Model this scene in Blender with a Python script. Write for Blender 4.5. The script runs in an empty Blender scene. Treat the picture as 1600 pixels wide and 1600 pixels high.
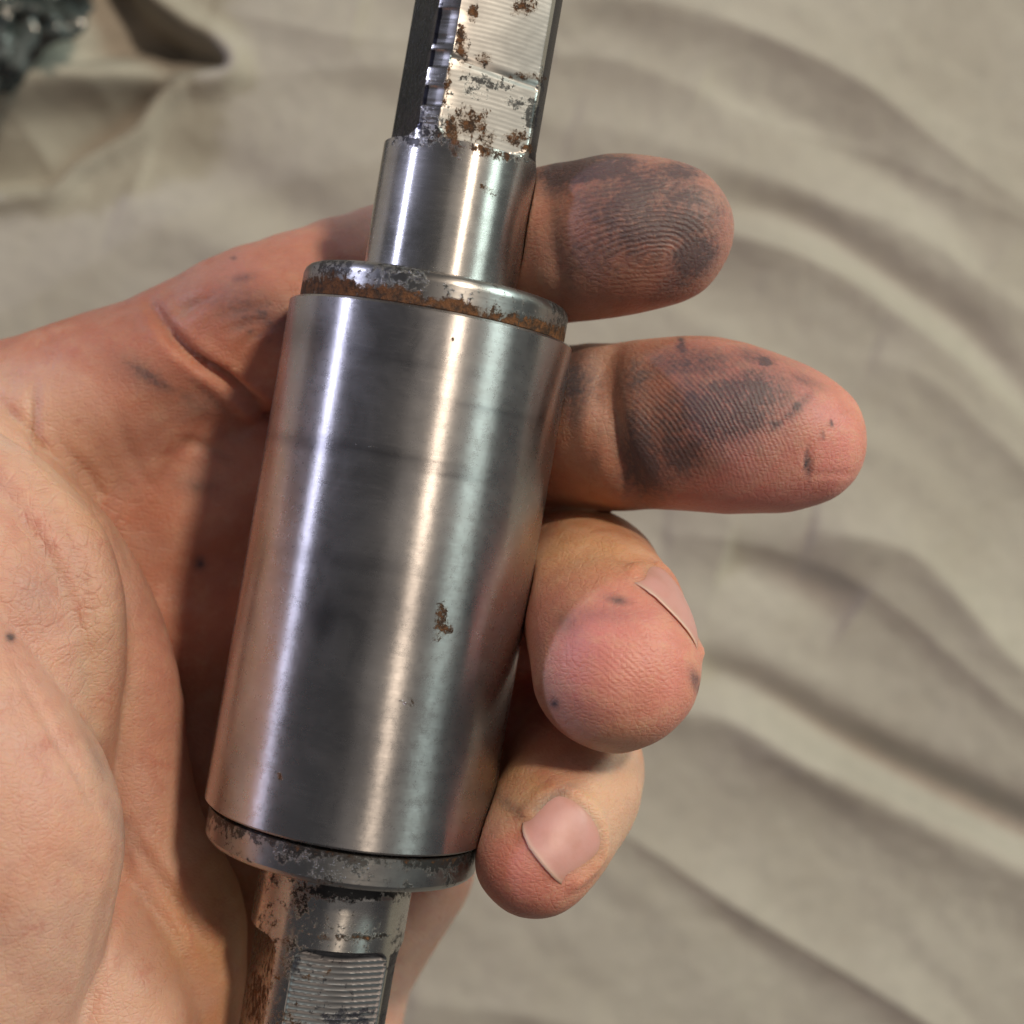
import bpy, math, random
import numpy as np
from mathutils import Vector, Matrix
from mathutils.bvhtree import BVHTree

random.seed(4); rng = np.random.RandomState(4)
S = 0.01                     # the scene is laid out in centimetres, Blender units are metres
CAM_H = 34.0                 # camera height above the bed (cm)
D0 = 16.5                    # distance from the camera to the roller's axis (cm)
F = 2400.0

# ------------------------------------------------------------------ camera, world, lamps
scene = bpy.context.scene
COL = scene.collection
cam_d = bpy.data.cameras.new('camera'); cam = bpy.data.objects.new('camera', cam_d); COL.objects.link(cam)
cam.location = (0, 0, CAM_H*S); cam.rotation_euler = (0, 0, 0)
cam_d.sensor_width = 36; cam_d.lens = 54; cam_d.clip_start = 0.005; cam_d.clip_end = 100
cam_d.dof.use_dof = True; cam_d.dof.focus_distance = 0.157; cam_d.dof.aperture_fstop = 22
scene.camera = cam

U = np.array([0.1705, 0.9853, 0.0]); U /= np.linalg.norm(U)       # roller axis (towards the top of the picture)
PX = np.array([0.9853, -0.1705, 0.0]); PX /= np.linalg.norm(PX)
ZW = np.array([0, 0, 1.0])
TARGET = np.array([-0.6, -0.3, CAM_H-D0])*S

world = bpy.data.worlds.new("World"); scene.world = world; world.use_nodes = True
bg = world.node_tree.nodes['Background']; bg.inputs[0].default_value = (0.80, 0.78, 0.80, 1); bg.inputs[1].default_value = 0.080

def lamp(name, ang, along, dist, size, energy, color, size_y=None):
    """area lamp aimed at the roller; ang = degrees right of straight up, along = lean towards the roller's far end"""
    a = math.radians(ang)
    d = PX*math.sin(a) + ZW*math.cos(a) + U*along
    d /= np.linalg.norm(d)
    l = bpy.data.lights.new(name, 'AREA'); o = bpy.data.objects.new(name, l); COL.objects.link(o)
    if size_y: l.shape = 'RECTANGLE'; l.size = size; l.size_y = size_y
    else: l.shape = 'DISK'; l.size = size
    l.energy = energy; l.color = color
    o.location = Vector(TARGET + d*dist)
    o.rotation_euler = Vector(-d).to_track_quat('-Z', 'Y').to_euler()
    return o
lamp('warm_ceiling_lamp', 26, 0.62, 1.2, 0.11, 9.5, (1.0, 0.80, 0.60))
lamp('cool_side_lamp', -70, 0.36, 0.9, 0.05, 2.7, (0.74, 0.76, 1.0))
lamp('window_light', 64, 0.75, 1.3, 0.26, 8.5, (0.80, 1.0, 0.90), 0.34)
lamp('ceiling_bounce', 32, 0.15, 1.6, 1.2, 2.4, (1.0, 0.88, 0.76), 2.2)
scene.view_settings.view_transform = 'Standard'; scene.view_settings.look = 'None'
scene.view_settings.exposure = 0.0; scene.view_settings.gamma = 1.0
scene.cycles.max_bounces = 8

# ------------------------------------------------------------------ helpers
def P(px, py, h=0.0):
    d = D0-h
    return np.array([(px-800)/F*d, (800-py)/F*d, CAM_H-d])
def proj(co):                                    # cm -> picture coordinates of the survey photo
    d = CAM_H-co[:, 2]
    return 800+co[:, 0]/d*F, 800-co[:, 1]/d*F, d
def _hash(i, j, k):
    n = (i*73856093) ^ (j*19349663) ^ (k*83492791)
    n = (n*1103515245+12345) & 0x7fffffff
    n = ((n >> 13) ^ n)*(1274126177) & 0x7fffffff
    return (n & 0xffff)/65535.0
def vnoise(p, sc):
    q = p*sc; i = np.floor(q).astype(np.int64); f = q-i; f = f*f*(3-2*f)
    r = 0
    for a in (0, 1):
        for b in (0, 1):
            for c in (0, 1):
                w = (f[:, 0] if a else 1-f[:, 0])*(f[:, 1] if b else 1-f[:, 1])*(f[:, 2] if c else 1-f[:, 2])
                r = r+w*_hash(i[:, 0]+a, i[:, 1]+b, i[:, 2]+c)
    return r*2-1
def fbm(p, sc, o=4):
    return sum(vnoise(p+17.3*n, sc*2**n)*0.5**n for n in range(o))
def seg_dist(x, y, pts):
    """distance to a polyline, 0..1 position along it, and the signed side"""
    best = np.full(x.shape, 1e9); tt = np.zeros(x.shape); sg = np.zeros(x.shape)
    L = [math.hypot(pts[i+1][0]-pts[i][0], pts[i+1][1]-pts[i][1]) for i in range(len(pts)-1)]
    tot = sum(L); acc = 0
    for i in range(len(pts)-1):
        ax, ay = pts[i][:2]; bx, by = pts[i+1][:2]
        dx, dy = bx-ax, by-ay
        t = np.clip(((x-ax)*dx+(y-ay)*dy)/(L[i]**2), 0, 1)
        ex, ey = x-ax-t*dx, y-ay-t*dy
        d = np.hypot(ex, ey); m = d < best
        best[m] = d[m]; tt[m] = (acc+t[m]*L[i])/tot; sg[m] = np.sign(dx*ey-dy*ex)[m]
        acc += L[i]
    return best, tt, sg
def smooth_path(pts, n=6):
    pts = np.array(pts, float); out = []
    e = np.vstack([2*pts[0]-pts[1], pts, 2*pts[-1]-pts[-2]])
    for i in range(1, len(e)-2):
        for k in range(n):
            t = k/n
            out.append(0.5*((2*e[i])+(-e[i-1]+e[i+1])*t+(2*e[i-1]-5*e[i]+4*e[i+1]-e[i+2])*t*t+(-e[i-1]+3*e[i]-3*e[i+1]+e[i+2])*t**3))
    out.append(pts[-1]); return np.array(out)

def link_mesh(name, V, faces, mat, parent=None, smooth=True, sharp=None, attrs=None, M=None):
    """V in cm"""
    me = bpy.data.meshes.new(name)
    V = np.asarray(V, float)*S
    if isinstance(faces, np.ndarray):
        me.vertices.add(len(V)); me.vertices.foreach_set('co', V.astype(np.float32).ravel())
        nf, k = faces.shape
        me.loops.add(nf*k); me.loops.foreach_set('vertex_index', faces.astype(np.int32).ravel())
        me.polygons.add(nf); me.polygons.foreach_set('loop_start', np.arange(0, nf*k, k, dtype=np.int32))
        me.update(calc_edges=True); me.validate()
    else:
        me.from_pydata([tuple(v) for v in V], [], faces); me.update()
    if smooth: me.polygons.foreach_set('use_smooth', [True]*len(me.polygons))
    if sharp: me.set_sharp_from_angle(angle=math.radians(sharp))
    for nm, arr in (attrs or {}).items():
        if arr.ndim == 1:
            a = me.attributes.new(nm, 'FLOAT', 'POINT'); a.data.foreach_set('value', arr.astype(np.float32))
        elif arr.shape[1] == 3:
            a = me.attributes.new(nm, 'FLOAT_COLOR', 'POINT')
            a.data.foreach_set('color', np.hstack([arr, np.ones((len(arr), 1))]).astype(np.float32).ravel())
    me.materials.append(mat)
    o = bpy.data.objects.new(name, me); COL.objects.link(o)
    if parent: o.parent = parent
    return o

# ------------------------------------------------------------------ node helper
class NT:
    def __init__(s, name):
        s.m = bpy.data.materials.new(name); s.m.use_nodes = True; s.t = s.m.node_tree
        s.b = s.t.nodes['Principled BSDF']; s.out = s.t.nodes['Material Output']
    def node(s, typ, **kw):
        n = s.t.nodes.new(typ)
        for k, v in kw.items(): setattr(n, k, v)
        return n
    def put(s, sock, v):
        if isinstance(v, bpy.types.NodeSocket): s.t.links.new(v, sock)
        elif isinstance(v, (tuple, list)) and len(v) == 3 and sock.type == 'RGBA': sock.default_value = (*v, 1)
        else: sock.default_value = v
    def math(s, op, a, b=None, c=None, clamp=False):
        n = s.node('ShaderNodeMath', operation=op, use_clamp=clamp); s.put(n.inputs[0], a)
        if b is not None: s.put(n.inputs[1], b)
        if c is not None: s.put(n.inputs[2], c)
        return n.outputs[0]
    def coord(s, which='Object'): return s.node('ShaderNodeTexCoord').outputs[which]
    def scale(s, v, sc, loc=(0, 0, 0)):
        n = s.node('ShaderNodeMapping'); s.put(n.inputs[0], v); n.inputs[3].default_value = sc; n.inputs[1].default_value = loc; return n.outputs[0]
    def noise(s, v, sc, det=4, rough=0.55, dist=0.0, out=0):
        n = s.node('ShaderNodeTexNoise'); s.put(n.inputs['Vector'], v); n.inputs['Scale'].default_value = sc
        n.inputs['Detail'].default_value = det; n.inputs['Roughness'].default_value = rough; n.inputs['Distortion'].default_value = dist
        return n.outputs[out]
    def voro(s, v, sc, feat='F1', out=0):
        n = s.node('ShaderNodeTexVoronoi', feature=feat); s.put(n.inputs['Vector'], v); n.inputs['Scale'].default_value = sc; return n.outputs[out]
    def ramp(s, f, lo, hi, a=0.0, b=1.0):
        n = s.node('ShaderNodeMapRange', interpolation_type='SMOOTHSTEP'); s.put(n.inputs[0], f)
        n.inputs[1].default_value = lo; n.inputs[2].default_value = hi; n.inputs[3].default_value = a; n.inputs[4].default_value = b
        return n.outputs[0]
    def mix(s, f, a, b, mode='MIX'):
        n = s.node('ShaderNodeMix', data_type='RGBA', blend_type=mode); s.put(n.inputs[0], f); s.put(n.inputs[6], a); s.put(n.inputs[7], b); return n.outputs[2]
    def mixf(s, f, a, b):
        n = s.node('ShaderNodeMix', data_type='FLOAT'); s.put(n.inputs[0], f); s.put(n.inputs[2], a); s.put(n.inputs[3], b); return n.outputs[0]
    def attr(s, name, out='Fac'): return s.node('ShaderNodeAttribute', attribute_name=name).outputs[out]
    def bump(s, h, dist, strength=1.0, normal=None):
        n = s.node('ShaderNodeBump'); s.put(n.inputs['Height'], h); n.inputs['Distance'].default_value = dist
        n.inputs['Strength'].default_value = strength
        if normal is not None: s.put(n.inputs['Normal'], normal)
        return n.outputs[0]
    def set(s, **kw):
        for k, v in kw.items(): s.put(s.b.inputs[k.replace('_', ' ')], v)
        return s.m

# ------------------------------------------------------------------ materials
def sheet_material():
    n = NT('taupe_brushed_sheet'); c = n.coord()
    big = n.noise(c, 25, 3); mid = n.noise(c, 260, 5, 0.6); fib = n.noise(c, 2600, 3, 0.7)
    col = n.mix(n.ramp(big, 0.3, 0.7), (0.375, 0.340, 0.290), (0.440, 0.408, 0.355))
    col = n.mix(n.ramp(mid, 0.42, 0.68, 0, 0.3), col, (0.31, 0.29, 0.255))
    col = n.mix(n.ramp(fib, 0.4, 0.7, 0, 0.25), col, (0.50, 0.475, 0.43))
    h = n.math('ADD', n.math('MULTIPLY', mid, 0.7), n.math('MULTIPLY', fib, 0.5))
    return n.set(Base_Color=col, Roughness=0.95, Specular_IOR_Level=0.15, Sheen_Weight=0.12, Normal=n.bump(h, 0.0004, 0.5))

def skin_material():
    n = NT('stained_skin'); c = n.coord()
    base = n.attr('tone', 'Color'); grime = n.attr('grime'); rp = n.attr('ridge_phase'); ra = n.attr('ridge_amount')
    m1 = n.noise(c, 110, 4, 0.6); m2 = n.noise(c, 420, 5, 0.65); m3 = n.noise(c, 1500, 4, 0.6)
    col = n.mix(n.ramp(m1, 0.35, 0.7, 0, 0.45), base, (0.60, 0.27, 0.18), 'MIX')
    col = n.mix(n.ramp(m2, 0.45, 0.72, 0, 0.35), col, (0.68, 0.42, 0.28))
    col = n.mix(n.ramp(m2, 0.5, 0.25, 0, 0.28), col, (0.42, 0.16, 0.12))
    col = n.mix(n.ramp(n.noise(c, 55, 4, 0.6, 0.7), 0.46, 0.66, 0, 0.42), col, (0.64, 0.41, 0.33))
    col = n.mix(n.ramp(n.noise(n.scale(c, (1, 1, 1), (3, 2, 1)), 240, 6, 0.7), 0.58, 0.68, 0, 0.30), col, (0.46, 0.13, 0.10))
    # friction ridges: dirt sits in the grooves
    wob = n.math('ADD', n.math('MULTIPLY', n.math('SUBTRACT', n.noise(c, 130, 2), 0.5), 22.0), n.math('MULTIPLY', n.math('SUBTRACT', n.noise(c, 700, 2), 0.5), 2.5))
    rid = n.math('SINE', n.math('ADD', rp, wob))
    rid01 = n.math('MULTIPLY_ADD', rid, 0.5, 0.5)
    g = n.math('ADD', grime, n.math('MULTIPLY', n.math('SUBTRACT', m2, 0.5), n.math('MULTIPLY', grime, 1.1)))
    g = n.math('ADD', g, n.math('MULTIPLY', n.math('SUBTRACT', m3, 0.5), n.math('MULTIPLY', grime, 1.2)))
    g2 = n.math('MULTIPLY', g, n.math('SUBTRACT', 1.0, n.math('MULTIPLY', n.math('MULTIPLY', ra, 0.20), rid01)))
    g2 = n.math('MINIMUM', n.math('MAXIMUM', g2, 0.0), 0.93)
    col = n.mix(g2, col, (0.085, 0.066, 0.076))
    col = n.mix(n.math('MULTIPLY', n.math('MULTIPLY', ra, 0.10), n.math('SUBTRACT', 1.0, rid01)), col, (0.25, 0.08, 0.07))
    # fine skin lines
    v = n.voro(n.scale(c, (1, 1.6, 1)), 1300, 'DISTANCE_TO_EDGE'); vv = n.voro(c, 520, 'DISTANCE_TO_EDGE')
    h = n.math('MULTIPLY', n.ramp(v, 0.0, 0.3), 0.18)
    h = n.math('ADD', h, n.math('MULTIPLY', n.ramp(vv, 0.0, 0.12), n.math('MULTIPLY', n.attr('wrinkle'), 0.35)))
    h = n.math('ADD', h, n.math('MULTIPLY', m2, 0.7))
    l1 = n.voro(n.scale(c, (260, 900, 500), (0.3, 0, 0)), 1.0, 'DISTANCE_TO_EDGE'); l2 = n.voro(n.scale(c, (800, 230, 400)), 1.0, 'DISTANCE_TO_EDGE')
    h = n.math('ADD', h, n.math('MULTIPLY', n.math('ADD', n.ramp(l1, 0.0, 0.06), n.ramp(l2, 0.0, 0.05)), n.math('MULTIPLY', n.math('SUBTRACT', 1.0, ra), 0.12)))
    h = n.math('ADD', h, n.math('MULTIPLY', n.math('MULTIPLY', rid01, ra), 0.32))
    nrm = n.bump(h, 0.00016, 0.9)
    rgh = n.mixf(g2, n.ramp(m2, 0.3, 0.7, 0.42, 0.56), 0.6)
    n.b.subsurface_method = 'RANDOM_WALK'
    return n.set(Base_Color=col, Roughness=rgh, Specular_IOR_Level=0.42, Subsurface_Weight=0.55, Subsurface_Radius=(1.0, 0.32, 0.16),
                 Subsurface_Scale=0.0032, Normal=nrm)

def nail_material():
    n = NT('fingernail'); c = n.coord()
    t = n.attr('lunula'); e = n.attr('edge')
    col = n.mix(n.ramp(n.noise(c, 300, 3), 0.4, 0.65), (0.66, 0.31, 0.29), (0.62, 0.28, 0.25))
    col = n.mix(n.math('MULTIPLY', t, 0.6), col, (0.70, 0.55, 0.45))
    col = n.mix(n.math('MULTIPLY', e, 0.85), col, (0.56, 0.27, 0.19))
    st = n.noise(c, 900, 3)
    return n.set(Base_Color=col, Roughness=0.42, Specular_IOR_Level=0.35, Subsurface_Weight=0.4, Subsurface_Radius=(1, .4, .3), Subsurface_Scale=0.0012,
                 Normal=n.bump(st, 0.0001, 0.3))

def steel_material(name, rough=0.24, aniso=0.85, ring=1.0, tint=(0.60, 0.59, 0.58), stain=0.25, haze_lo=0.08, haze_hi=0.30):
    """turned steel; object Z is the axis; attribute 'rust' and 'soot' say where corrosion sits"""
    n = NT(name); c = n.coord()
    # turning marks: fine rings round the axis
    rings = n.noise(n.scale(c, (120, 120, 9000)), 1.0, 4, 0.75)
    rings2 = n.noise(n.scale(c, (60, 60, 2300)), 1.0, 3, 0.6)
    cloud = n.noise(c, 120, 5, 0.6, 0.5); fine = n.noise(c, 900, 5, 0.7); speck = n.noise(c, 3200, 3, 0.6)
    col = n.mix(n.ramp(cloud, 0.35, 0.72, 0, stain), tint, (0.33, 0.325, 0.33))
    col = n.mix(n.ramp(rings2, 0.4, 0.7, 0, 0.18), col, (0.40, 0.39, 0.38))
    rust = n.attr('rust'); soot = n.attr('soot')
    mix1 = n.math('MULTIPLY', n.math('SUBTRACT', n.noise(c, 1100, 7, 0.8), 0.5), 2.6)
    live = n.math('GREATER_THAN', rust, 0.04)
    rm = n.math('MULTIPLY', n.ramp(n.math('ADD', rust, mix1), 0.47, 0.60), live)
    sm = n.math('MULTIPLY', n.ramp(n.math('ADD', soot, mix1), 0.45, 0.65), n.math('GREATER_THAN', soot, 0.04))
    rcol = n.mix(n.ramp(n.noise(c, 1300, 5, 0.7), 0.38, 0.62), (0.045, 0.024, 0.015), (0.17, 0.070, 0.026))
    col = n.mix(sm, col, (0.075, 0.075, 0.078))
    col = n.mix(n.attr('dark_reflection_smudge'), col, (0.035, 0.035, 0.055))  # smudges on the sleeve, dark reflections painted onto the shaft flats
    halo = n.math('MULTIPLY', n.ramp(n.math('ADD', rust, n.math('MULTIPLY', mix1, 0.55)), 0.28, 0.58, 0, 0.55), live)
    col = n.mix(halo, col, (0.20, 0.125, 0.075))
    col = n.mix(rm, col, rcol)
    met = n.math('SUBTRACT', 1.0, n.math('ADD', n.math('MULTIPLY', rm, 0.95), n.math('MULTIPLY', sm, 0.25)), clamp=True)
    rg = n.math('ADD', rough, n.math('MULTIPLY', n.math('SUBTRACT', fine, 0.5), 0.22))
    rg = n.mixf(n.attr('milled'), rg, 0.47)
    rg = n.mixf(sm, rg, 0.45); rg = n.mixf(rm, rg, 0.8)
    h = n.math('ADD', n.math('MULTIPLY', rings, 0.5*ring), n.math('MULTIPLY', rings2, 0.7*ring))
    h = n.math('ADD', h, n.math('MULTIPLY', speck, 0.25))
    b1 = n.bump(h, 0.00002, 0.5)
    b2 = n.bump(n.math('ADD', n.math('MULTIPLY', rm, n.noise(c, 2400, 4, 0.7)), n.math('MULTIPLY', sm, n.math('MULTIPLY', fine, 0.12))), 0.0004, 0.9, b1)
    tan = n.node('ShaderNodeTangent', direction_type='RADIAL', axis='Z')
    n.t.links.new(tan.outputs[0], n.b.inputs['Tangent'])
    n.set(Base_Color=col, Metallic=met, Roughness=rg, Anisotropic=aniso, Anisotropic_Rotation=0.25, Normal=b2)
    # worn, hazy second lobe: fine scratches in all directions
    gl = n.node('ShaderNodeBsdfAnisotropic'); n.put(gl.inputs['Color'], col); gl.inputs['Roughness'].default_value = 0.42
    haze = n.math('MULTIPLY', n.ramp(n.noise(c, 150, 5, 0.62, 0.8), 0.3, 0.7, haze_lo, haze_hi), n.math('SUBTRACT', 1.0, rm))
    scr = n.ramp(n.noise(n.scale(c, (500, 500, 5200)), 1.0, 3, 0.7), 0.52, 0.70, 0, 0.10)
    mx = n.node('ShaderNodeMixShader'); n.put(mx.inputs[0], n.math('ADD', haze, scr, clamp=True))
    n.t.links.new(n.b.outputs[0], mx.inputs[1]); n.t.links.new(gl.outputs[0], mx.inputs[2]); n.t.links.new(mx.outputs[0], n.out.inputs[0])
    return n.m

M_SHEET = sheet_material(); M_SKIN = skin_material(); M_NAIL = nail_material()
M_SLEEVE = steel_material('ground_steel_sleeve', 0.29, 0.96, 1.0, (0.50, 0.49, 0.50), 0.55, 0.10, 0.36)
M_COLLAR = steel_material('corroded_steel_collar', 0.30, 0.7, 1.5, (0.37, 0.37, 0.375), 0.7)
M_SHAFT = steel_material('machined_steel_shaft', 0.27, 0.96, 0.8, (0.55, 0.545, 0.54), 0.4)

# ------------------------------------------------------------------ bed sheet
def build_sheet():
    def axis(lo, hi, n, far):
        core = np.linspace(lo, hi, n); st = core[1]-core[0]
        ext = []; d = st
        x = hi
        while x < far: d *= 1.18; x += d; ext.append(x)
        e = np.array(ext)
        return np.concatenate([(lo-(e-hi))[::-1], core, e])
    xs = axis(-13.5, 13.5, 420, 90); ys = axis(-13.5, 13.5, 420, 90)
    X, Y = np.meshgrid(xs, ys, indexing='ij'); nx, ny = X.shape
    x = X.ravel(); y = Y.ravel()
    px = 800+x/CAM_H*F; py = 800-y/CAM_H*F
    p3 = np.stack([x, y, np.zeros_like(x)], 1)
    z = 0.22*fbm(p3, 0.13, 2)+0.05*vnoise(p3+5, 0.45)
    # long soft folds fanning out to the lower right: (points, height cm, half width on the lit side, half width on the other side)
    folds = [
        ([(330, 20), (620, 70), (900, 5), (1060, 20), (1230, 80), (1360, 150), (1480, 240), (1650, 360)], .40, 30, 70),
        ([(700, 150), (900, 20), (1100, 40), (1300, 110), (1450, 190), (1620, 260)], .22, 40, 60),
        ([(300, 130), (560, 110), (900, 90), (1050, 130), (1180, 190), (1330, 230), (1480, 290), (1700, 400)], .34, 35, 60),
        ([(900, 180), (1050, 230), (1200, 280), (1330, 330), (1450, 380), (1560, 460), (1700, 560)], .45, 45, 50),
        ([(900, 320), (1140, 370), (1300, 430), (1430, 520), (1540, 610), (1700, 760)], .62, 30, 55),
        ([(1360, 560), (1450, 600), (1540, 680), (1700, 830)], .3, 35, 50),
        ([(1260, 830), (1400, 860), (1480, 930), (1580, 1040), (1720, 1140)], .50, 40, 60),
        ([(1040, 840), (1150, 850), (1290, 890), (1400, 960), (1540, 1080), (1700, 1200)], .30, 40, 90),
        ([(950, 1110), (1120, 1120), (1250, 1190), (1420, 1260), (1600, 1350), (1800, 1440)], .75, 55, 80),
        ([(900, 1270), (1000, 1320), (1120, 1400), (1250, 1480), (1400, 1570), (1600, 1700)], .45, 26, 70),
        ([(640, 1560), (900, 1600), (1100, 1700)], .3, 50, 60),
        ([(-100, 560), (120, 430), (300, 330), (560, 260), (700, 240)], .22, 60, 80),
        ([(180, 330), (330, 380), (480, 460), (600, 560)], .22, 60, 60),
    ]
    for fi, (pts, A, w1, w2) in enumerate(folds):
        if fi < 5: A = A*0.72
        sp = smooth_path(pts, 5); d, t, sg = seg_dist(px, py, sp)
        w = np.where(sg > 0, w1, w2)*0.95; A = A*1.05
        env = np.sin(np.pi*np.clip(t*1.0, 0.0, 1.0))**0.35
        z += A*env*0.95*(np.exp(-np.sqrt(d*d+110.0)/(w*0.85)))
    a_ = math.radians(31); al = x*math.cos(a_)-y*math.sin(a_); ac = x*math.sin(a_)+y*math.cos(a_)+0.010*al*al
    qq = np.stack([al*0.13, ac*0.75, al*0], 1)
    z += (0.08*vnoise(qq, 1.0)+0.03*vnoise(qq+7, 2.3))*np.clip((px-250)/500, 0.25, 1)
    # tight valleys
    for pts, A, w in [([(1100, 310), (1250, 350), (1400, 440), (1520, 530), (1650, 690)], .35, 26),
                      ([(1080, 1040), (1180, 1080), (1330, 1170), (1470, 1240), (1640, 1320), (1800, 1400)], .75, 30),
                      ([(1130, 870), (1230, 900), (1330, 960)], .35, 36),
                      ([(230, 240), (380, 290), (560, 400)], .28, 45),
                      ([(1100, 130), (1270, 200), (1420, 290), (1560, 400)], .18, 30),
                      ([(560, 30), (700, 60), (860, 50)], .2, 40)]:
        d, t, sg = seg_dist(px, py, smooth_path(pts, 5))
        z -= 1.15*A*np.sin(np.pi*np.clip(t, 0, 1))**0.4*np.exp(-(d/(w*1.25))**2)
    # overlapping ply of the sheet in the upper left, lifted, ending in a rolled hem
    edge = smooth_path([(-500, 420), (-120, 320), (30, 292), (75, 285), (110, 250), (150, 225), (200, 195), (235, 150), (280, 118), (350, 104), (330, 75), (270, 40), (200, -30), (140, -200), (100, -600)], 6)
    d, t, sg = seg_dist(px, py, edge)
    inside = np.where(sg < 0, d, -d)          # px inside the ply
    lift = 1/(1+np.exp(-(inside-4)/7))
    lift = 1/(1+np.exp(-(inside-2)/5)); prof = -1.25*lift*np.exp(-(np.maximum(inside, 0)/85)**2)+0.35*np.exp(-((inside+14)/22)**2)
    dd, tt, _ = seg_dist(px, py, smooth_path([(-150, 190), (60, 132), (150, 118), (250, 112), (345, 108)], 5))
    prof += 0.85*np.exp(-(dd/30)**2)*lift
    dd, tt, _ = seg_dist(px, py, smooth_path([(130, 85), (210, 50), (250, 55)], 5)); prof -= 0.45*np.exp(-(dd/26)**2)*lift
    z += prof
    z += 0.012*fbm(p3+3, 3.0, 3)
    V = np.stack([x, y, z], 1)
    I = np.arange(nx*ny).reshape(nx, ny)
    Fc = np.stack([I[:-1, :-1], I[1:, :-1], I[1:, 1:], I[:-1, 1:]], -1).reshape(-1, 4)
    o = link_mesh('bed_sheet', V, Fc, M_SHEET)
    o['kind'] = 'structure'
    return o
build_sheet()

# ------------------------------------------------------------------ roller shaft
ROOT = bpy.data.objects.new('roller_shaft', None); COL.objects.link(ROOT)
T0 = P(675, 506, 0.03)
UU = P(675, 506, 0.03)-P(542, 1275, -0.03); LB = float(np.linalg.norm(UU)); UU /= LB
XX = np.cross(UU, ZW); XX /= np.linalg.norm(XX); YY = np.cross(UU, XX)
Mr = Matrix(((XX[0], YY[0], UU[0], T0[0]*S), (XX[1], YY[1], UU[1], T0[1]*S), (XX[2], YY[2], UU[2], T0[2]*S), (0, 0, 0, 1)))
ROOT.matrix_world = Mr
ROOT['label'] = 'rusty steel roller with thick polished sleeve and milled shaft ends held in the hand'
ROOT['category'] = 'machine roller'
def l2w(V): return T0+V[:, :1]*XX+V[:, 1:2]*YY+V[:, 2:]*UU

TH0 = math.radians(21)
RB = 1.527; RC = 1.43; RS = 0.828
def blobs(V, lst):
    """smooth weights from picture-located blots on the camera side: (px, py, rx, ry, amount, angle)"""
    W = l2w(V); px, py, d = proj(W); front = V[:, 1] < 0.35
    out = np.zeros(len(V))
    for b in lst:
        x0, y0, rx, ry, a = b[:5]; an = math.radians(b[5] if len(b) > 5 else 0)
        dx = (px-x0)*math.cos(an)+(py-y0)*math.sin(an); dy = -(px-x0)*math.sin(an)+(py-y0)*math.cos(an)
        out = np.maximum(out, a*np.exp(-((dx/rx)**2+(dy/ry)**2)**1.3))
    return out*front

def turned(name, prof, mat, nth=256, rfun=None, rust=(), soot=(), band_rust=None, parent=ROOT, sharp=28, flats=None, smudge=()):
    """surface of revolution from (s, r); rfun(theta, s, r) may cut flats"""
    th = np.linspace(0, 2*np.pi, nth, endpoint=False)
    s = np.array([p[0] for p in prof]); r = np.array([p[1] for p in prof])
    TH, SS = np.meshgrid(th, s, indexing='ij'); RR = np.tile(r, (nth, 1))
    if rfun is not None: RR = rfun(TH, SS, RR)
    V = np.stack([RR*np.sin(TH), -RR*np.cos(TH), SS], -1).reshape(-1, 3)
    n = len(s); I = np.arange(nth*n).reshape(nth, n); J = np.roll(I, -1, axis=0)
    Fc = np.stack([I[:, :-1], J[:, :-1], J[:, 1:], I[:, 1:]], -1).reshape(-1, 4)
    if s[-1] > s[0]: pass
    ru = blobs(V, rust) if rust else np.zeros(len(V)); so = blobs(V, soot) if soot else np.zeros(len(V))
    if band_rust is not None: 
        a, b = band_rust(TH.ravel(), SS.ravel()); ru = np.maximum(ru, a); so = np.maximum(so, b)
    mi = np.zeros(len(V)); bl = np.zeros(len(V))
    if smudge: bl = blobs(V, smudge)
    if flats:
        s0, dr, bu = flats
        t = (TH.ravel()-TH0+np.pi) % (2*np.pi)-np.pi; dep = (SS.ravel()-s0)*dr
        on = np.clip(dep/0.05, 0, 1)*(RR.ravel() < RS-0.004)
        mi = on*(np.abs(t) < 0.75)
        bl = on*(np.abs(t+np.pi/2) < 0.70)*bu  # left flat: a dark reflection painted in as blue-black colour
        bl = np.maximum(bl, (dep > 0.05)*(t > 0.70)*(t < 2.4)*0.85)  # right strip: painted dark in place of the bright reflection it gets
        if dr < 0: bl = np.maximum(bl, mi*0.72)  # bottom flat: colour darkened to dull its bright reflection
    return link_mesh(name, V, Fc, mat, parent, sharp=sharp, attrs={'rust': ru, 'soot': so, 'milled': mi, 'dark_reflection_smudge': bl})

def dense(a, b, step): return list(np.linspace(a, b, max(2, int(abs(b-a)/step)+1)))

# sleeve
def step_prof(lst): return lst
prof = [(-LB, RC-0.12), (-LB, RB-0.03), (-LB+0.025, RB)]+[(s, RB) for s in dense(-LB+0.06, -0.06, 0.05)]+[(-0.025, RB), (0, RB-0.03), (0, RC-0.12)]
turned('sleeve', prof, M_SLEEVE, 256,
       rust=[(690, 965, 13, 30, .62, 10), (697, 985, 14, 14, .6), (685, 992, 12, 12, .6), (708, 530, 4, 5, .8), (437, 1215, 5, 7, .8), (640, 1095, 14, 22, .30)],
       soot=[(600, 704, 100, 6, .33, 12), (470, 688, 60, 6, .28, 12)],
       smudge=[(600, 708, 150, 8, .38, 12), (470, 690, 70, 12, .35, 12), (700, 742, 60, 5, .35, 12), (560, 880, 120, 16, .25, 10), (600, 960, 110, 60, .28), (505, 965, 26, 34, .5), (450, 520, 60, 30, .3), (560, 1180, 60, 90, .25), (720, 1150, 70, 120, .3), (760, 640, 90, 6, .25, 12), (620, 560, 120, 7, .2, 12)])
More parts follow.
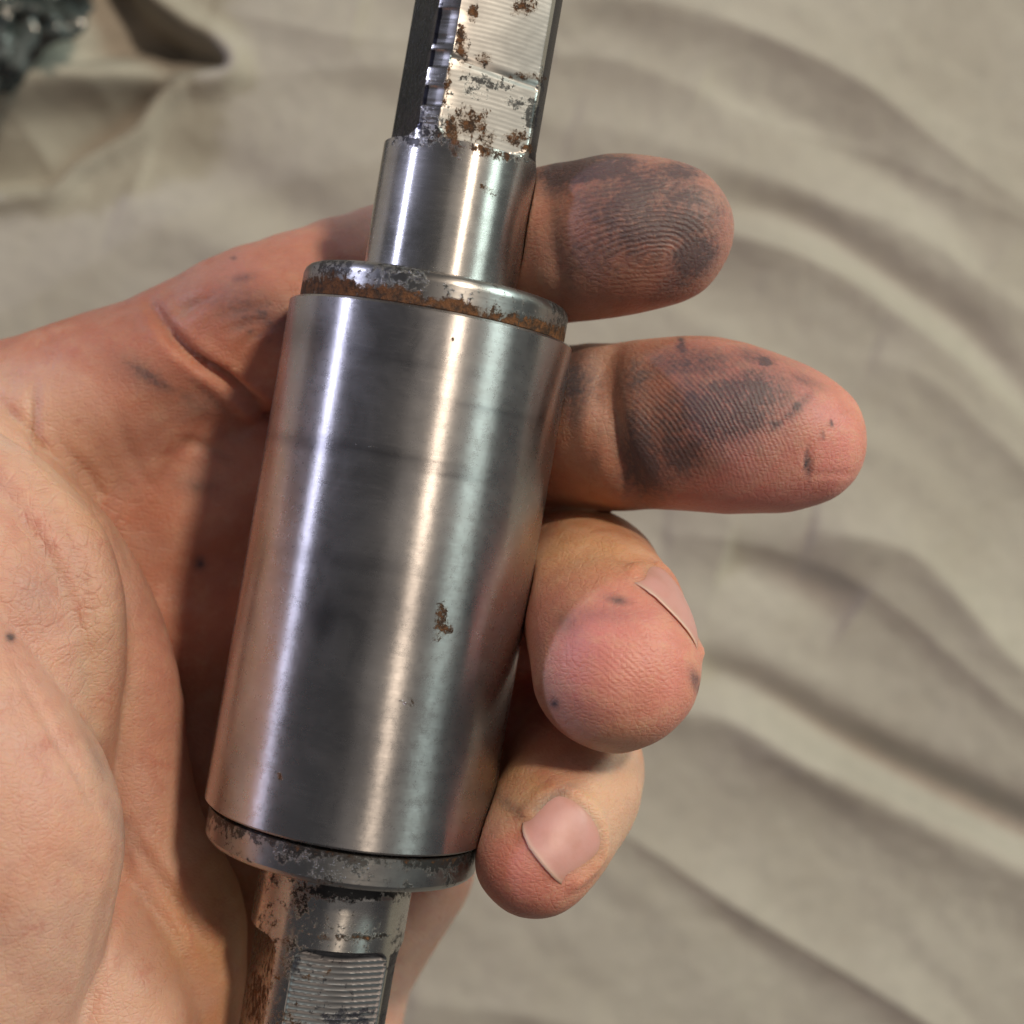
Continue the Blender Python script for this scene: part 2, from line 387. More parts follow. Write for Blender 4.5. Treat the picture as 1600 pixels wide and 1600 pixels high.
# collars
def rust_band_top(TH, SS):
    n = vnoise(np.stack([TH*3, SS*2, SS*0], 1), 1.5)
    low = np.exp(-((SS-0.03)/0.13)**2)
    left = np.exp(-((TH-2*np.pi+0.95)/0.5)**2)+0.0
    mid = np.exp(-(((TH+np.pi) % (2*np.pi)-np.pi-0.15)/0.55)**2)
    a = low*(0.80+0.14*mid+0.34*n)+left*0.42*np.exp(-((SS-.1)/.16)**2)+0.10*n
    so = 0.44+0.25*n
    return np.clip(a, 0, 1), np.clip(so, 0, 1)
prof = [(-0.03, RC-0.06), (0.0, RC-0.03)]+[(s, RC) for s in dense(0.02, 0.28, 0.02)]+[(0.33, RC-0.015), (0.365, RC-0.045), (0.385, RC-0.09), (0.385, RS-0.05)]
turned('end_collar', prof, M_COLLAR, 256, band_rust=rust_band_top, soot=[(545, 425, 12, 14, .6), (775, 445, 14, 12, .5), (640, 460, 20, 12, .4)])
def rust_band_bot(TH, SS):
    t = (TH+np.pi) % (2*np.pi)-np.pi
    n = vnoise(np.stack([TH*3, SS*3, SS*0], 1), 1.7)
    s = SS+LB
    a = np.exp(-((s+0.04)/0.08)**2)*0.36+0.05*n
    so = np.exp(-((s+0.05)/0.10)**2)*0.45+0.28+0.25*n
    return np.clip(a, 0, 1), np.clip(so, 0, 1)
prof = [(-LB-0.40, RS-0.05), (-LB-0.40, RC-0.05), (-LB-0.39, RC-0.02), (-LB-0.365, RC+0.01), (-LB-0.33, RC+0.03)]+[(s, RC+0.03) for s in dense(-LB-0.30, -LB-0.05, 0.02)]+[(-LB-0.035, RC-0.04), (-LB-0.01, RC-0.06), (-LB+0.02, RC-0.08)]
turned('end_collar', prof, M_COLLAR, 256, band_rust=rust_band_bot, soot=[(375, 1290, 12, 14, .7), (440, 1340, 16, 14, .7), (360, 1320, 8, 10, .7)])

# flats: square section cut on the round bar
def flat_cut(TH, SS, RR, s0, dirn, dist, groove=None, chatter=False):
    out = RR.copy()
    dep = (SS-s0)*dirn                                   # >0 beyond the shoulder
    for k in range(4):
        tk = TH0+k*math.pi/2
        a = (TH-tk+math.pi) % (2*math.pi)-math.pi
        x = RR*np.sin(a)                                 # position across the flat
        hw = 0.50
        soft = np.clip(1-np.clip(np.abs(x)-hw+0.16, 0, 0.16)**2/0.16**2, 0, 1)
        start = 0.16*(1-np.sqrt(soft))                   # rounded corners of the cutter run-out
        m = (np.abs(a) < 1.2)
        rf = dist/np.maximum(np.cos(a), 0.2)
        bl = np.clip((dep-start)/0.025, 0, 1)
        if groove is not None and k == 0:
            rf = rf+groove(x, SS)*(np.abs(x) < hw)
        cand = np.minimum(RR, rf)
        out = np.where(m, np.minimum(out, RR*(1-bl)+cand*bl), out)
    if chatter:
        t = (TH+math.pi) % (2*math.pi)-math.pi
        b = np.exp(-((t+math.radians(24))/0.16)**2)
        c = vnoise(np.stack([SS.ravel()*1.0, SS.ravel()*0+3, SS.ravel()*0], 1), 11).reshape(SS.shape); c = np.tanh(c*5)+0.5*vnoise(np.stack([SS.ravel(), SS.ravel()*0, SS.ravel()*0], 1), 31).reshape(SS.shape)
        out = out-np.clip(dep/0.2, 0, 1)*b*(0.014+0.012*c)
    return out
S1 = 1.80
prof = [(0.30, RS)]+[(s, RS) for s in dense(0.36, S1-0.1, 0.06)]+[(s, RS) for s in dense(S1-0.05, 3.75, 0.0125)]+[(3.78, RS-0.06), (3.78, 0.02)]
rust_t = [(820, 12, 30, 16, .60, -20), (738, 20, 12, 20, .6, 0), (720, 60, 12, 30, .66), (755, 92, 18, 14, .6), (725, 85, 14, 40, .5), (822, 120, 34, 11, .58, 5), (735, 190, 34, 28, .66, 20), (708, 205, 16, 30, .72), (760, 215, 24, 20, .5),
          (805, 215, 22, 18, .6), (825, 232, 18, 10, .55, 10), (765, 238, 55, 10, .66, 18), (760, 295, 18, 8, .56, 35), (712, 235, 16, 14, .6), (750, 185, 16, 20, .45),
          (700, 130, 7, 60, .5, 10), (690, 215, 26, 22, .35)]
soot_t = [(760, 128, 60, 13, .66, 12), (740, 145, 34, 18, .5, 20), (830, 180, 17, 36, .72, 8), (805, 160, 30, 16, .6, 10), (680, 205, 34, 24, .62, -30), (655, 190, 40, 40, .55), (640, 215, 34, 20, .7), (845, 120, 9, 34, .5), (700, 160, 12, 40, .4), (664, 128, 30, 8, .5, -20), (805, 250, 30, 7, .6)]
def gr_t(x, s): return -0.0006*np.sin((s+0.10*x*x)/0.0078)-0.022*np.exp(-((s-2.60+0.06*x)/0.035)**2)+0.014/(1+np.exp(-(s-2.62+0.06*x)/0.015))
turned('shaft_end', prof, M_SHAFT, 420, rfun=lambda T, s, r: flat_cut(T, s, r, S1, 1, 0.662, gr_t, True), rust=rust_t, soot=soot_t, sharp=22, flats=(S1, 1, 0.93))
S2 = -LB-1.22
def gr_b(x, s): return -0.011*np.abs(np.sin((s-0.16*x*x)/0.0195*1.0/1.0))**0.6*(s < S2-0.06)*(1.0)
prof = [(S2-1.9, 0.02), (S2-1.9, RS-0.06)]+[(s, RS) for s in dense(S2-1.86, S2+0.04, 0.0085)]+[(s, RS) for s in dense(S2+0.07, -LB-0.68, 0.05)]+[(-LB-0.66, RS), (-LB-0.63, RS-0.018)]+[(s, RS-0.018) for s in dense(-LB-0.60, -LB-0.33, 0.04)]
rust_b = [(540, 1466, 80, 7, .52, 0), (512, 1520, 12, 10, .5), (480, 1527, 10, 8, .5), (420, 1480, 40, 90, .44), (400, 1560, 26, 60, .6), (440, 1590, 40, 30, .45)]
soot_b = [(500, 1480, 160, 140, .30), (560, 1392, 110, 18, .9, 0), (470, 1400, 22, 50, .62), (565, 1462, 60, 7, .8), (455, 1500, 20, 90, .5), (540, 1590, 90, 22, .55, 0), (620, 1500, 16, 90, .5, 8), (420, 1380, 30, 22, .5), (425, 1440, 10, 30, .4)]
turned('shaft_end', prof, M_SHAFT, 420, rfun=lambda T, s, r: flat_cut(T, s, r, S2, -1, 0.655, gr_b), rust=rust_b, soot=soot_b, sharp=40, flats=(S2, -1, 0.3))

# ------------------------------------------------------------------ hand (signed-distance sculpt -> one continuous surface)
def chain(pts, sm=4):
    """pts: (px, py, h, r_px) -> list of (centre cm, r cm), smoothed"""
    sp = smooth_path(pts, sm)
    return [(P(a, b, c), r*(D0-c)/F) for a, b, c, r in sp]
GROUPS = []     # (points, k inside, k to the rest)
def g(pts, kin=0.05, kout=0.25, sm=3): GROUPS.append((chain(pts, sm), kin, kout))

# metacarpals, fingers
g([(-1000, 1500, -1.6, 300), (-650, 1350, -1.6, 280), (-350, 1180, -2.0, 280), (-150, 1080, -2.3, 230)], .1, .5)
g([(-350, 980, -1.9, 200), (-60, 760, -2.0, 182), (110, 655, -1.85, 146), (210, 607, -1.8, 131), (300, 562, -1.75, 118)], .05, .5)
g([(300, 562, -1.85, 118), (420, 503, -1.65, 124), (600, 435, -2.3, 116), (720, 402, -2.1, 114), (800, 392, -1.4, 117), (880, 381, -.62, 120), (960, 368, -.25, 122), (1038, 363, -.2, 110)], .05, .12)
g([(-250, 1000, -2.3, 190), (100, 850, -2.5, 165), (330, 770, -2.65, 140)], .05, .6)
g([(330, 770, -2.65, 140), (600, 700, -2.85, 128), (800, 675, -2.4, 126), (880, 669, -1.75, 126), (950, 667, -1.0, 127), (1010, 664, -.62, 129), (1110, 661, -.35, 134), (1190, 676, -.30, 124), (1252, 685, -.3, 103)], .05, .15)
g([(-200, 1150, -2.4, 190), (150, 1050, -2.6, 165), (420, 980, -2.8, 140)], .05, .6)
g([(420, 980, -2.8, 140), (650, 930, -2.85, 125), (830, 905, -2.35, 118), (905, 905, -1.5, 112), (925, 935, -.6, 118), (945, 985, .1, 125), (962, 1046, .55, 130)], .05, .10)
g([(-150, 1350, -2.5, 200), (200, 1250, -2.75, 165), (450, 1200, -2.9, 140)], .05, .6)
g([(450, 1200, -2.9, 140), (650, 1170, -2.85, 112), (820, 1150, -2.3, 100), (886, 1180, -1.3, 110), (893, 1225, -.5, 110), (867, 1285, .1, 103), (838, 1341, .42, 93)], .05, .08)
g([(-250, 1650, -2.5, 260), (100, 1550, -2.9, 220), (400, 1450, -3.3, 170), (590, 1330, -3.4, 150)], .05, .5)
g([(560, 1060, -3.3, 150), (700, 1040, -3.1, 120), (800, 1020, -2.6, 95)], .05, .3)
g([(600, 1180, -3.4, 150), (740, 1200, -3.1, 115), (830, 1180, -2.4, 95)], .05, .3)
g([(250, 1800, -3.0, 200), (440, 1650, -3.3, 165), (505, 1500, -3.4, 140), (590, 1350, -3.4, 140)], .05, .3)
# thenar folds, back to front
g([(-120, 640, -.9, 85), (-20, 745, -.75, 88), (70, 830, -.7, 86), (118, 885, -.7, 84), (155, 960, -.7, 85), (192, 1070, -.75, 86), (204, 1180, -.8, 86), (222, 1300, -.8, 92), (272, 1420, -.9, 104), (276, 1520, -.9, 106), (262, 1750, -.9, 110)], .05, .10)
g([(-160, 680, -.1, 80), (-50, 735, 0, 74), (25, 785, .05, 74), (80, 850, .1, 76), (112, 930, .1, 78), (122, 1010, .05, 76), (112, 1100, 0, 72), (110, 1180, -.1, 66), (120, 1260, -.35, 60)], .05, .04)
g([(-300, 850, .3, 150), (-150, 860, .35, 150), (-60, 900, .35, 140), (0, 980, .35, 130), (30, 1080, .3, 115), (60, 1180, .1, 105)], .05, .04)
g([(-500, 1000, 1.0, 260), (-250, 1060, 1.15, 240), (-140, 1120, 1.15, 205), (-70, 1200, 1.1, 195), (-20, 1300, 1.0, 205), (-45, 1420, .9, 210), (-90, 1560, .8, 220), (-150, 1800, .8, 240)], .05, .04)
g([(60, 1380, -.35, 120), (110, 1480, -.25, 140), (150, 1600, -.25, 160), (150, 1800, -.3, 180)], .05, .12)

def sdf_eval(lo, hi, res):
    n = np.ceil((hi-lo)/res).astype(int)+1
    Fld = np.full(n, 3.0, np.float32)
    ax = [lo[i]+np.arange(n[i])*res for i in range(3)]
    for pts, kin, kout in GROUPS:
        C = np.array([p[0] for p in pts]); R = np.array([p[1] for p in pts]); mg = 0.75
        a = np.clip(np.floor(((C-R[:, None]).min(0)-mg-lo)/res).astype(int), 0, n); b = np.clip(np.ceil(((C+R[:, None]).max(0)+mg-lo)/res).astype(int), 0, n)
        if np.any(b-a < 2): continue
        G = np.full(b-a, 3.0, np.float32)
        for i in range(len(C)-1):
            c2 = C[i:i+2]; r2 = R[i:i+2]
            p = np.clip(np.floor(((c2-r2[:, None]).min(0)-mg-lo)/res).astype(int), a, b); q = np.clip(np.ceil(((c2+r2[:, None]).max(0)+mg-lo)/res).astype(int), a, b)
            if np.any(q-p < 1): continue
            X = ax[0][p[0]:q[0], None, None].astype(np.float32); Y = ax[1][None, p[1]:q[1], None].astype(np.float32); Z = ax[2][None, None, p[2]:q[2]].astype(np.float32)
            A = c2[0]; B = c2[1]-c2[0]; bb = float(B@B)+1e-9
            t = np.clip(((X-A[0])*B[0]+(Y-A[1])*B[1]+(Z-A[2])*B[2])/bb, 0, 1)
            d = np.sqrt((X-A[0]-t*B[0])**2+(Y-A[1]-t*B[1])**2+(Z-A[2]-t*B[2])**2)-(r2[0]+(r2[1]-r2[0])*t)
            sl = tuple(slice(p[k]-a[k], q[k]-a[k]) for k in range(3)); g0 = G[sl]
            h = np.maximum(kin-np.abs(g0-d), 0)/kin
            G[sl] = np.minimum(g0, d)-h*h*kin*0.25
        sl = tuple(slice(a[k], b[k]) for k in range(3)); f0 = Fld[sl]
        h = np.maximum(kout-np.abs(f0-G), 0)/kout
        Fld[sl] = np.minimum(f0, G)-h*h*kout*0.25
    return Fld

def surface_nets(Fld, lo, res):
    sgn = Fld < 0; n = np.array(Fld.shape)
    cnt = np.zeros(n-1, np.int8)
    for a in (0, 1):
        for b in (0, 1):
            for c in (0, 1): cnt += sgn[a:n[0]-1+a, b:n[1]-1+b, c:n[2]-1+c]
    act = (cnt > 0) & (cnt < 8); idx = -np.ones(act.shape, np.int64); ijk = np.argwhere(act); idx[act] = np.arange(len(ijk))
    acc = np.zeros((len(ijk), 3)); w = np.zeros(len(ijk))
    cs = [(a, b, c) for a in (0, 1) for b in (0, 1) for c in (0, 1)]
    for i, p in enumerate(cs):
        for q in cs[i+1:]:
            if sum(abs(p[k]-q[k]) for k in range(3)) != 1: continue
            f0 = Fld[ijk[:, 0]+p[0], ijk[:, 1]+p[1], ijk[:, 2]+p[2]]; f1 = Fld[ijk[:, 0]+q[0], ijk[:, 1]+q[1], ijk[:, 2]+q[2]]
            m = (f0 < 0) != (f1 < 0); t = np.where(m, f0/np.where(m, f0-f1, 1), 0)
            pt = np.array(p)+t[:, None]*(np.array(q)-np.array(p))
            acc += pt*m[:, None]; w += m
    V = lo+(ijk+acc/w[:, None])*res
    faces = []
    for k in range(3):
        s0 = np.take(sgn, np.arange(n[k]-1), axis=k); s1 = np.take(sgn, np.arange(1, n[k]), axis=k)
        e = np.argwhere(s0 != s1); u, v = (k+1) % 3, (k+2) % 3
        ok = (e[:, u] > 0) & (e[:, v] > 0) & (e[:, u] < n[u]-1) & (e[:, v] < n[v]-1); e = e[ok]
        inside = s0[e[:, 0], e[:, 1], e[:, 2]]
        def cell(du, dv):
            c = e.copy(); c[:, u] += du; c[:, v] += dv; return idx[c[:, 0], c[:, 1], c[:, 2]]
        q = np.stack([cell(-1, -1), cell(0, -1), cell(0, 0), cell(-1, 0)], 1)
        q[~inside] = q[~inside][:, ::-1]
        faces.append(q)
    return V, np.concatenate(faces)

RES = 0.05
lo = np.array([-15.5, -9.0, CAM_H-D0-5.6]); hi = np.array([5.0, 4.3, CAM_H-D0+3.3])
Fld = sdf_eval(lo, hi, RES)
HV, HF = surface_nets(Fld, lo, RES); del Fld

E_ = np.concatenate([HF[:, [0, 1]], HF[:, [1, 2]], HF[:, [2, 3]], HF[:, [3, 0]]])
def nbr_avg(X):
    acc = np.zeros_like(X); dg = np.bincount(E_.ravel(), minlength=len(X)).astype(float)
    for k in range(X.shape[1]):
        acc[:, k] = np.bincount(E_[:, 0], X[E_[:, 1], k], len(X))+np.bincount(E_[:, 1], X[E_[:, 0], k], len(X))
    return acc/np.maximum(dg, 1)[:, None]
for _ in range(4):
    HV = HV+0.5*(nbr_avg(HV)-HV); HV = HV-0.48*(nbr_avg(HV)-HV)
def vnormals(V, Fc):
    fn = np.cross(V[Fc[:, 2]]-V[Fc[:, 0]], V[Fc[:, 3]]-V[Fc[:, 1]])
    N = np.zeros_like(V)
    for c in range(4):
        for k in range(3): N[:, k] += np.bincount(Fc[:, c], fn[:, k], len(V))
    return N/np.maximum(np.linalg.norm(N, axis=1), 1e-9)[:, None]
HN = vnormals(HV, HF)
hx, hy, hd = proj(HV); hh = D0-hd
front = np.clip(HN[:, 2]*3, 0, 1)

# creases cut into the skin: (points, depth cm, half width px, h range)
creases = [
    ([(238, 478), (268, 522), (310, 562), (350, 590), (395, 628), (440, 660)], .16, 9, (-3, .2)),
    ([(268, 500), (300, 478), (340, 462)], .05, 9, (-3, .2)),
    ([(958, 545), (950, 600), (958, 660), (975, 720), (1010, 790)], .14, 16, (-2, 1.2)),
    ([(935, 545), (938, 640), (925, 740)], .03, 10, (-3, 1)),
    ([(855, 300), (862, 380), (880, 470)], .03, 12, (-2, 1.5)),
    ([(870, 880), (920, 862), (985, 872), (1030, 895)], .035, 12, (-2, 1)),
    ([(55, 600), (52, 680), (75, 740)], .06, 8, (-2, 0.2)),
    ([(-20, 610), (50, 680), (110, 760)], .05, 8, (-2, .6)),
    ([(95, 690), (150, 760), (190, 830), (210, 900)], .05, 9, (-1.2, .3)),
    ([(185, 650), (205, 715), (240, 765)], .03, 10, (-2.5, -.5)),
    ([(200, 1290), (240, 1360), (300, 1440), (340, 1520)], .05, 10, (-1.5, 1)),
    ([(200, 1330), (175, 1420), (150, 1500), (130, 1610)], .07, 10, (-1, 2)),
    ([(0, 700), (60, 760), (100, 830), (130, 900), (150, 980)], .022, 10, (-.5, 1.5)),
    ([(20, 1040), (70, 1130), (120, 1210), (150, 1270)], .03, 6, (0, 3)),
    ([(330, 640), (300, 690), (240, 720)], .02, 10, (-3, -.6)), ([(380, 720), (300, 700), (240, 760)], .02, 8, (-3, -.6)),
    ([(270, 690), (330, 700), (375, 720)], .025, 8, (-3, -.6)),
    ([(330, 495), (360, 488), (400, 480), (430, 470)], .022, 5, (-3, .2)), ([(350, 520), (390, 505), (430, 498)], .02, 5, (-3, .2)), ([(372, 545), (400, 520), (436, 508)], .02, 5, (-3, .2)),
    ([(1185, 640), (1260, 690), (1262, 735)], .0, 6, (-2, 2)), ([(1262, 690), (1262, 742)], .02, 5, (-2, 2)), ([(1262, 740), (1340, 740)], .015, 4, (-2, 2)),
]
disp = np.zeros(len(HV))
for pts, dep, w, (h0, h1) in creases:
    d, t, sg = seg_dist(hx, hy, smooth_path(pts, 4)); env = np.sin(np.pi*np.clip(t, .02, .98))**0.5
    m = (hh > h0) & (hh < h1)
    disp -= dep*env*m*front*(np.exp(-(d/w)**2)-0.25*np.exp(-((d-2.3*w)/(1.2*w))**2))
# wrinkled web of the thumb
def gz(x0, y0, rx, ry, an=0, x=None, y=None):
    a = math.radians(an); dx = (hx-x0)*math.cos(a)+(hy-y0)*math.sin(a); dy = -(hx-x0)*math.sin(a)+(hy-y0)*math.cos(a)
    return np.exp(-((dx/rx)**2+(dy/ry)**2))
wr = np.clip(gz(60, 720, 140, 60, 45)+gz(110, 960, 90, 150)*1.0+gz(60, 860, 90, 130)*.6+gz(140, 820, 50, 80, 40), 0, 1)*front
q = HV.copy(); a = math.radians(-35); q2 = np.stack([q[:, 0]*math.cos(a)-q[:, 1]*math.sin(a), 3.0*(q[:, 0]*math.sin(a)+q[:, 1]*math.cos(a)), q[:, 2]], 1)
disp += wr*0.011*(fbm(q2, 1.6, 3))
disp += 0.035*fbm(HV, 0.8, 3)*1.0+0.012*vnoise(HV, 2.6)
HV = HV+HN*disp[:, None]
HN = vnormals(HV, HF)

# the flesh gives way where the roller presses on it
def press(V):
    L = V-T0; s = L@UU; rad = L-s[:, None]*UU; r = np.linalg.norm(rad, axis=1)+1e-9
    lim = np.full(len(V), 0.0)
    m = (s < 0.0) & (s > -LB); lim[m] = RB+0.012
    m = ((s >= 0) & (s < .39)) | ((s <= -LB) & (s > -LB-.41)); lim[m] = RC+0.04
    m = (s >= .39) | (s <= -LB-.41); lim[m] = RS+0.012
    nr = np.maximum(r, lim)
    return T0+s[:, None]*UU+rad*(nr/r)[:, None]
HV = press(HV)

# colour of the skin, grime, friction ridges (stored on the surface)
base = np.tile(np.array([0.52, 0.205, 0.130]), (len(HV), 1))
def tone(x0, y0, rx, ry, c, amt=1.0, an=0, hr=(-9, 9)):
    global base
    w = (np.clip(gz(x0, y0, rx, ry, an)*1.5, 0, 1)*amt*((hh > hr[0]) & (hh < hr[1])))[:, None]
    base = base*(1-w)+np.array(c)*w
tone(60, 1400, 240, 500, (0.64, 0.40, 0.32), .9, 0, (-1.3, 9))
tone(60, 950, 190, 350, (0.58, 0.30, 0.245), .8, 0, (-1.0, 9))
tone(120, 730, 190, 60, (0.66, 0.43, 0.26), .75, 45, (-1.2, 9))
tone(165, 1050, 50, 150, (0.58, 0.40, 0.28), .6, 0)
tone(340, 1450, 90, 160, (0.60, 0.36, 0.17), .6)
tone(300, 800, 160, 250, (0.50, 0.20, 0.12), .7, 0, (-9, -.9))
tone(480, 370, 190, 60, (0.62, 0.32, 0.26), .7, -18)
tone(970, 350, 190, 140, (0.50, 0.255, 0.20), .6)
tone(1110, 330, 60, 100, (0.60, 0.30, 0.27), .7)
tone(1240, 690, 150, 140, (0.66, 0.26, 0.24), .95)
tone(930, 660, 70, 150, (0.50, 0.25, 0.14), .6)
tone(920, 850, 110, 60, (0.56, 0.31, 0.15), .9)
tone(970, 1040, 140, 120, (0.65, 0.25, 0.23), .95)
tone(830, 1350, 90, 90, (0.66, 0.26, 0.215), .9)
tone(960, 1250, 60, 110, (0.64, 0.42, 0.28), .9)
tone(800, 1235, 60, 50, (0.58, 0.35, 0.16), .8)
tone(20, 650, 80, 60, (0.62, 0.47, 0.40), .6, 40)
tone(330, 690, 90, 90, (0.60, 0.28, 0.21), .5)
tone(250, 700, 60, 60, (0.50, 0.19, 0.12), .5)
tone(640, 1480, 90, 160, (0.64, 0.38, 0.31), .8)

grime = np.zeros(len(HV))
def dirt(x0, y0, rx, ry, amt, an=0, hr=(-9, 9)):
    global grime
    grime = np.maximum(grime, gz(x0, y0, rx, ry, an)*amt*((hh > hr[0]) & (hh < hr[1]))*(HN[:, 2] > -0.25))
dirt(910, 266, 80, 20, 1.05, -6); dirt(870, 290, 40, 22, .5)
dirt(1040, 330, 85, 60, .62, 20); dirt(1085, 400, 40, 50, .62, 60); dirt(1000, 280, 70, 40, .45); dirt(1060, 440, 60, 30, .35, -20)
dirt(930, 380, 110, 90, .34); dirt(1010, 335, 135, 95, .52); dirt(1120, 330, 30, 60, .3); dirt(1060, 270, 60, 25, .45)
dirt(1090, 650, 150, 100, .40, -10); dirt(1140, 640, 110, 62, .62, -22); dirt(1060, 700, 70, 60, .45); dirt(1000, 600, 50, 60, .35); dirt(1080, 570, 120, 36, .38); dirt(1010, 740, 50, 50, .5)  # middle pad: grime, laid on heavier for the cool light's purple tone
dirt(1195, 565, 9, 7, 1.3); dirt(1212, 662, 8, 6, 1.2); dirt(1065, 540, 6, 12, .9); dirt(1180, 560, 60, 20, .35, 15); dirt(1080, 620, 10, 5, .9, -50); dirt(1240, 640, 50, 12, .4, -45)
dirt(900, 600, 50, 70, .4); dirt(1000, 700, 40, 90, .5); dirt(1250, 590, 50, 14, .3, 20); dirt(1262, 725, 5, 22, .5); dirt(1300, 660, 4, 4, .6); dirt(1285, 680, 4, 4, .6)
dirt(235, 590, 55, 11, .6, 30); dirt(250, 480, 160, 60, .16, -20); dirt(330, 620, 50, 12, .3, 45); dirt(230, 590, 90, 34, .28, 30); dirt(290, 620, 50, 20, .28, 30)
dirt(390, 485, 90, 42, .42, 15); dirt(400, 500, 46, 4, .6, 10); dirt(395, 520, 40, 3, .5, 25); dirt(405, 480, 36, 3, .5, -12); dirt(412, 495, 30, 20, .6, 40); dirt(380, 435, 24, 10, .42, -10); dirt(300, 470, 34, 12, .25, -20)
dirt(310, 760, 34, 14, .28, 10); dirt(313, 880, 8, 10, .7); dirt(15, 997, 7, 7, .95); dirt(560, 350, 60, 40, .22); dirt(365, 403, 6, 4, .5)
dirt(966, 938, 20, 7, .5, 15); dirt(940, 960, 80, 14, .18); dirt(868, 1098, 7, 7, .75); dirt(885, 970, 22, 22, .3); dirt(1085, 1066, 8, 22, .6, -20)
dirt(930, 1190, 80, 26, .25); dirt(860, 1250, 45, 10, .4, -30); dirt(800, 1262, 30, 9, .35, 40)
dirt(60, 930, 50, 60, .14); dirt(190, 1290, 14, 60, .16, -25); dirt(150, 1180, 12, 60, .22, -28)  # long strips: shaded edge of the thumb fold, painted in as grime

# friction-ridge phase in radians; spacing about half a millimetre
TWO = 2*np.pi
per_i = 9.0; ci = (1000, 470)
ph = np.hypot((hx-1010)*0.9, (hy-560)*1.0)/9.5*TWO*0.5*2/2
r_i = np.sqrt(((hx-1035)*np.where(hx < 1035, 0.26, 0.8))**2+(hy-405+0.12*(hx-1000))**2)
phase = r_i/7.6*TWO
am = gz(1000, 360, 110, 95)*1.25
mid = (hy > 525) & (hx > 900) & (hy < 805) & (hh > -2.2)
r_m = np.hypot((hx-900)*0.95, (hy-860)*0.85)+0.18*(hx-1000)
pm = r_m/7.6*TWO
phase = np.where(mid, pm, phase)
am = np.where(mid, gz(1110, 650, 130, 90)*1.3, am)
rg = (hx > 820) & (hy > 805) & (hh > -.6) & (hy < 1185) & ~mid
phase = np.where(rg, ((hx-960)*0.62-(hy-900)*0.78+0.0012*(hx-980)**2)/6.2*TWO*0.75*-1, phase)
am = np.where(rg, gz(980, 1040, 90, 70)*0.45, am)
pk = (hx < 960) & (hx > 730) & (hy > 1200) & (hh > -.8) & ~rg
phase = np.where(pk, (np.hypot(hx-900, hy-1240))/6.5*TWO*0.75, phase)
am = np.where(pk, gz(815, 1360, 50, 50)*0.3, am)
am = np.clip(am, 0, 1)*np.clip(HN[:, 2]*2, 0, 1)

hand = link_mesh('hand', HV, HF, M_SKIN, attrs={'tone': base, 'grime': np.clip(grime*(1.45+0.85*np.clip((hx-840)/60, 0, 1)*(hy < 810)), 0, 1.05), 'ridge_phase': phase, 'ridge_amount': am, 'wrinkle': wr*0.9+0.08})
hand['label'] = 'left hand with grease-stained fingertips curled round the steel roller'
hand['category'] = 'hand'
bvh = BVHTree.FromPolygons([Vector(v) for v in HV], [tuple(int(i) for i in f) for f in HF[::1]])

# ------------------------------------------------------------------ fingernails
def ray(px, py):
    o = Vector((0, 0, CAM_H)); d = (Vector(P(px, py, 0))-o).normalized()
    return bvh.ray_cast(o, d)
RIM = []
def nail(center, across, along, w, l, lift=0.016, dome=0.05, free=0.12):
    """plate laid on the finger: across / along are unit vectors, along runs towards the free edge"""
    n_, m_ = 28, 32; pts = []; at = []; ed = []
    across = Vector(across).normalized(); along = Vector(along).normalized()
    nrm0 = across.cross(along).normalized()
    for j in range(m_+1):
        v = j/m_*2-1
        # plan outline: rounded root, gently curved free edge
        for i in range(n_+1):
            u = i/n_*2-1
            wv = w/2*(1-0.10*(-v if v < 0 else 0)**3-0.02*v*v)*u
            lv = l/2*v
            if v < 0: lv *= math.sqrt(max(0, 1-0.62*u*u))
            else: lv *= (1-0.22*u*u)
            p = Vector(center)+across*wv+along*lv
            co, no, _, _ = bvh.find_nearest(p)
            if no.dot(nrm0) < 0 and False: no = -no
            k = max(0, v-0.75)/0.25
            off = lift*0.75-0.055*abs(u)**5-0.045*(1-min(1, (v+1)/0.35))**2+0.004*k
            if (abs(i-n_/2) == n_/2 and v < 0.7) or j == 0: RIM.append(tuple(co))
            pts.append(np.array(co+no*off+along*free*0.2*k)); at.append(max(0, v-0.86)/0.14); ed.append(max(0, (abs(u)-0.6)/0.4, (-v-0.55)/0.45))
    top = np.array(pts); N = len(top); I = np.arange(N).reshape(m_+1, n_+1)
    for _ in range(3):
        G = top.reshape(m_+1, n_+1, 3).copy(); G[1:-1, 1:-1] = (G[:-2, 1:-1]+G[2:, 1:-1]+G[1:-1, :-2]+G[1:-1, 2:])/4
        top = G.reshape(-1, 3)
    Fc = np.stack([I[:-1, :-1], I[:-1, 1:], I[1:, 1:], I[1:, :-1]], -1).reshape(-1, 4)
    o = link_mesh('fingernail', top, Fc, M_NAIL, hand, attrs={'lunula': np.clip(np.array(at), 0, 1), 'edge': np.clip(np.array(ed), 0, 1)})
    sm = o.modifiers.new('thick', 'SOLIDIFY'); sm.thickness = 0.00014; sm.offset = 0
    return o
c, no, _, _ = ray(876, 1290)
if c is not None:
    A = P(902, 1388, -.25)-P(822, 1264, 0.05); B = P(822, 1340, .45)-P(930, 1262, -.1)
    nail(c, A, B, 1.2, 0.82)
c, no, _, _ = ray(1030, 990)
B = np.array([-0.16, -0.18, 0.95]); A = np.array([0.7, -0.7, 0.05])
nail(np.array(c)-B*0.86, A, B, 1.0, 0.92)

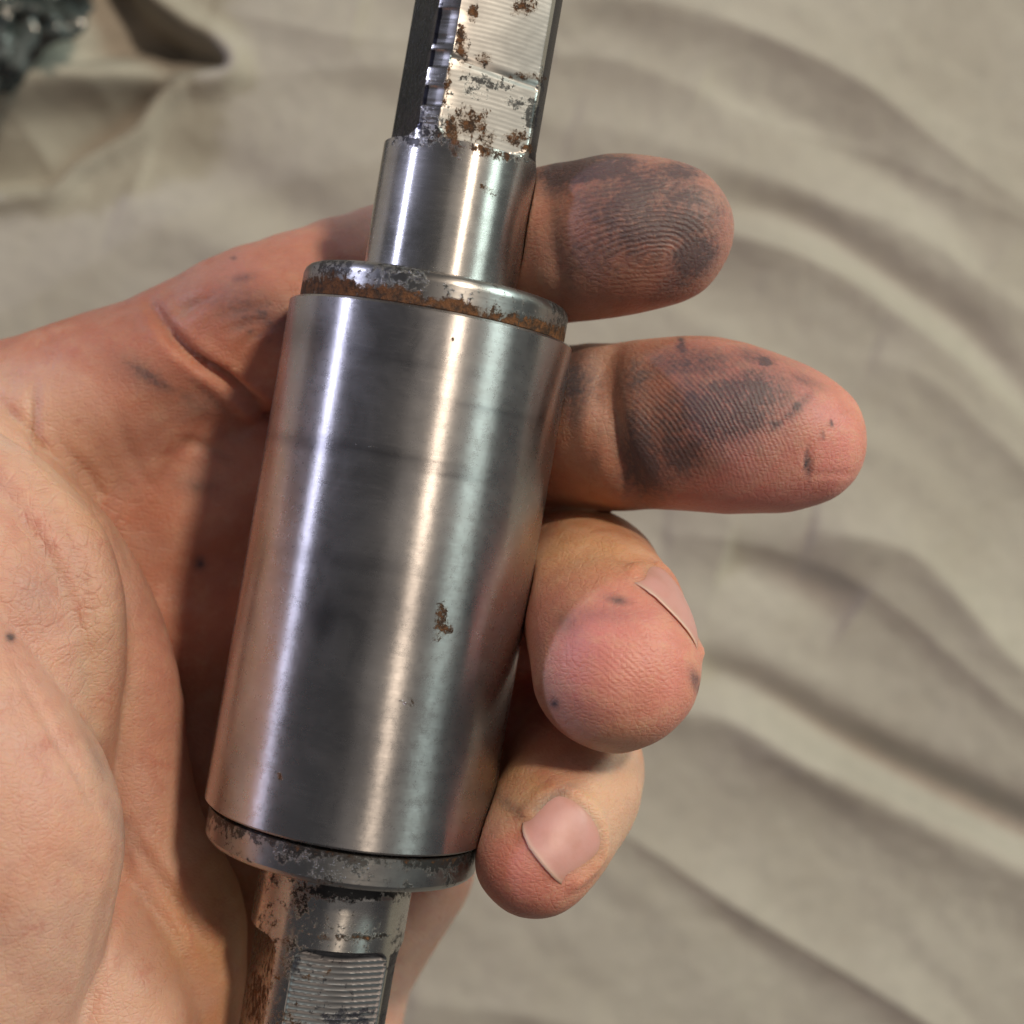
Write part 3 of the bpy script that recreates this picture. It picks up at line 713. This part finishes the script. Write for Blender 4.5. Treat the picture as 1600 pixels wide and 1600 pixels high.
# skin folds swelling round the sides and root of each nail
R_ = np.array(RIM); near = np.where((HV[:, 0] > P(700, 0, 0)[0]) & (HV[:, 1] < P(0, 880, 0)[1]))[0]
dm = np.full(len(near), 9.0)
for r_ in R_: dm = np.minimum(dm, np.linalg.norm(HV[near]-r_, axis=1))
HV[near] += HN[near]*(0.045*np.exp(-(dm/0.08)**2))[:, None]
hand.data.vertices.foreach_set('co', (HV*S).astype(np.float32).ravel()); hand.data.update()

# ------------------------------------------------------------------ crumpled plastic bag, upper left
def build_bag():
    n = NT('dark_crinkled_plastic'); c = n.coord()
    col = n.mix(n.ramp(n.noise(c, 90, 3), 0.4, 0.6), (0.035, 0.045, 0.045), (0.12, 0.14, 0.145))
    m = n.set(Base_Color=col, Roughness=0.22, Specular_IOR_Level=0.6, Coat_Weight=0.3, Coat_Roughness=0.1)
    nu, nv = 220, 110
    u = np.linspace(0, 2*np.pi, nu, endpoint=False); v = np.linspace(0.02, np.pi-0.02, nv)
    UU_, VV_ = np.meshgrid(u, v, indexing='ij')
    D = np.stack([np.sin(VV_)*np.cos(UU_), np.sin(VV_)*np.sin(UU_), np.cos(VV_)], -1).reshape(-1, 3)
    f = np.abs(vnoise(D*1.0+9, 4.0))*0.35+np.abs(vnoise(D+4, 9.0))*0.22+0.10*np.abs(vnoise(D+1, 20))
    R = 1.0-f
    V = D*R[:, None]*np.array([4.6, 3.9, 1.5])
    a = math.radians(35); V = np.stack([V[:, 0]*math.cos(a)-V[:, 1]*math.sin(a), V[:, 0]*math.sin(a)+V[:, 1]*math.cos(a), V[:, 2]], 1)
    V += np.array([-12.6, 11.8, 1.5]); V[:, 2] = np.maximum(V[:, 2], 0.55)
    I = np.arange(nu*nv).reshape(nu, nv); J = np.roll(I, -1, 0)
    Fc = np.stack([I[:, :-1], I[:, 1:], J[:, 1:], J[:, :-1]], -1).reshape(-1, 4)
    o = link_mesh('plastic_bag', V, Fc, m, smooth=False)
    o['label'] = 'dark crumpled plastic bag lying on the bed sheet in the upper left corner'; o['category'] = 'plastic bag'
build_bag()
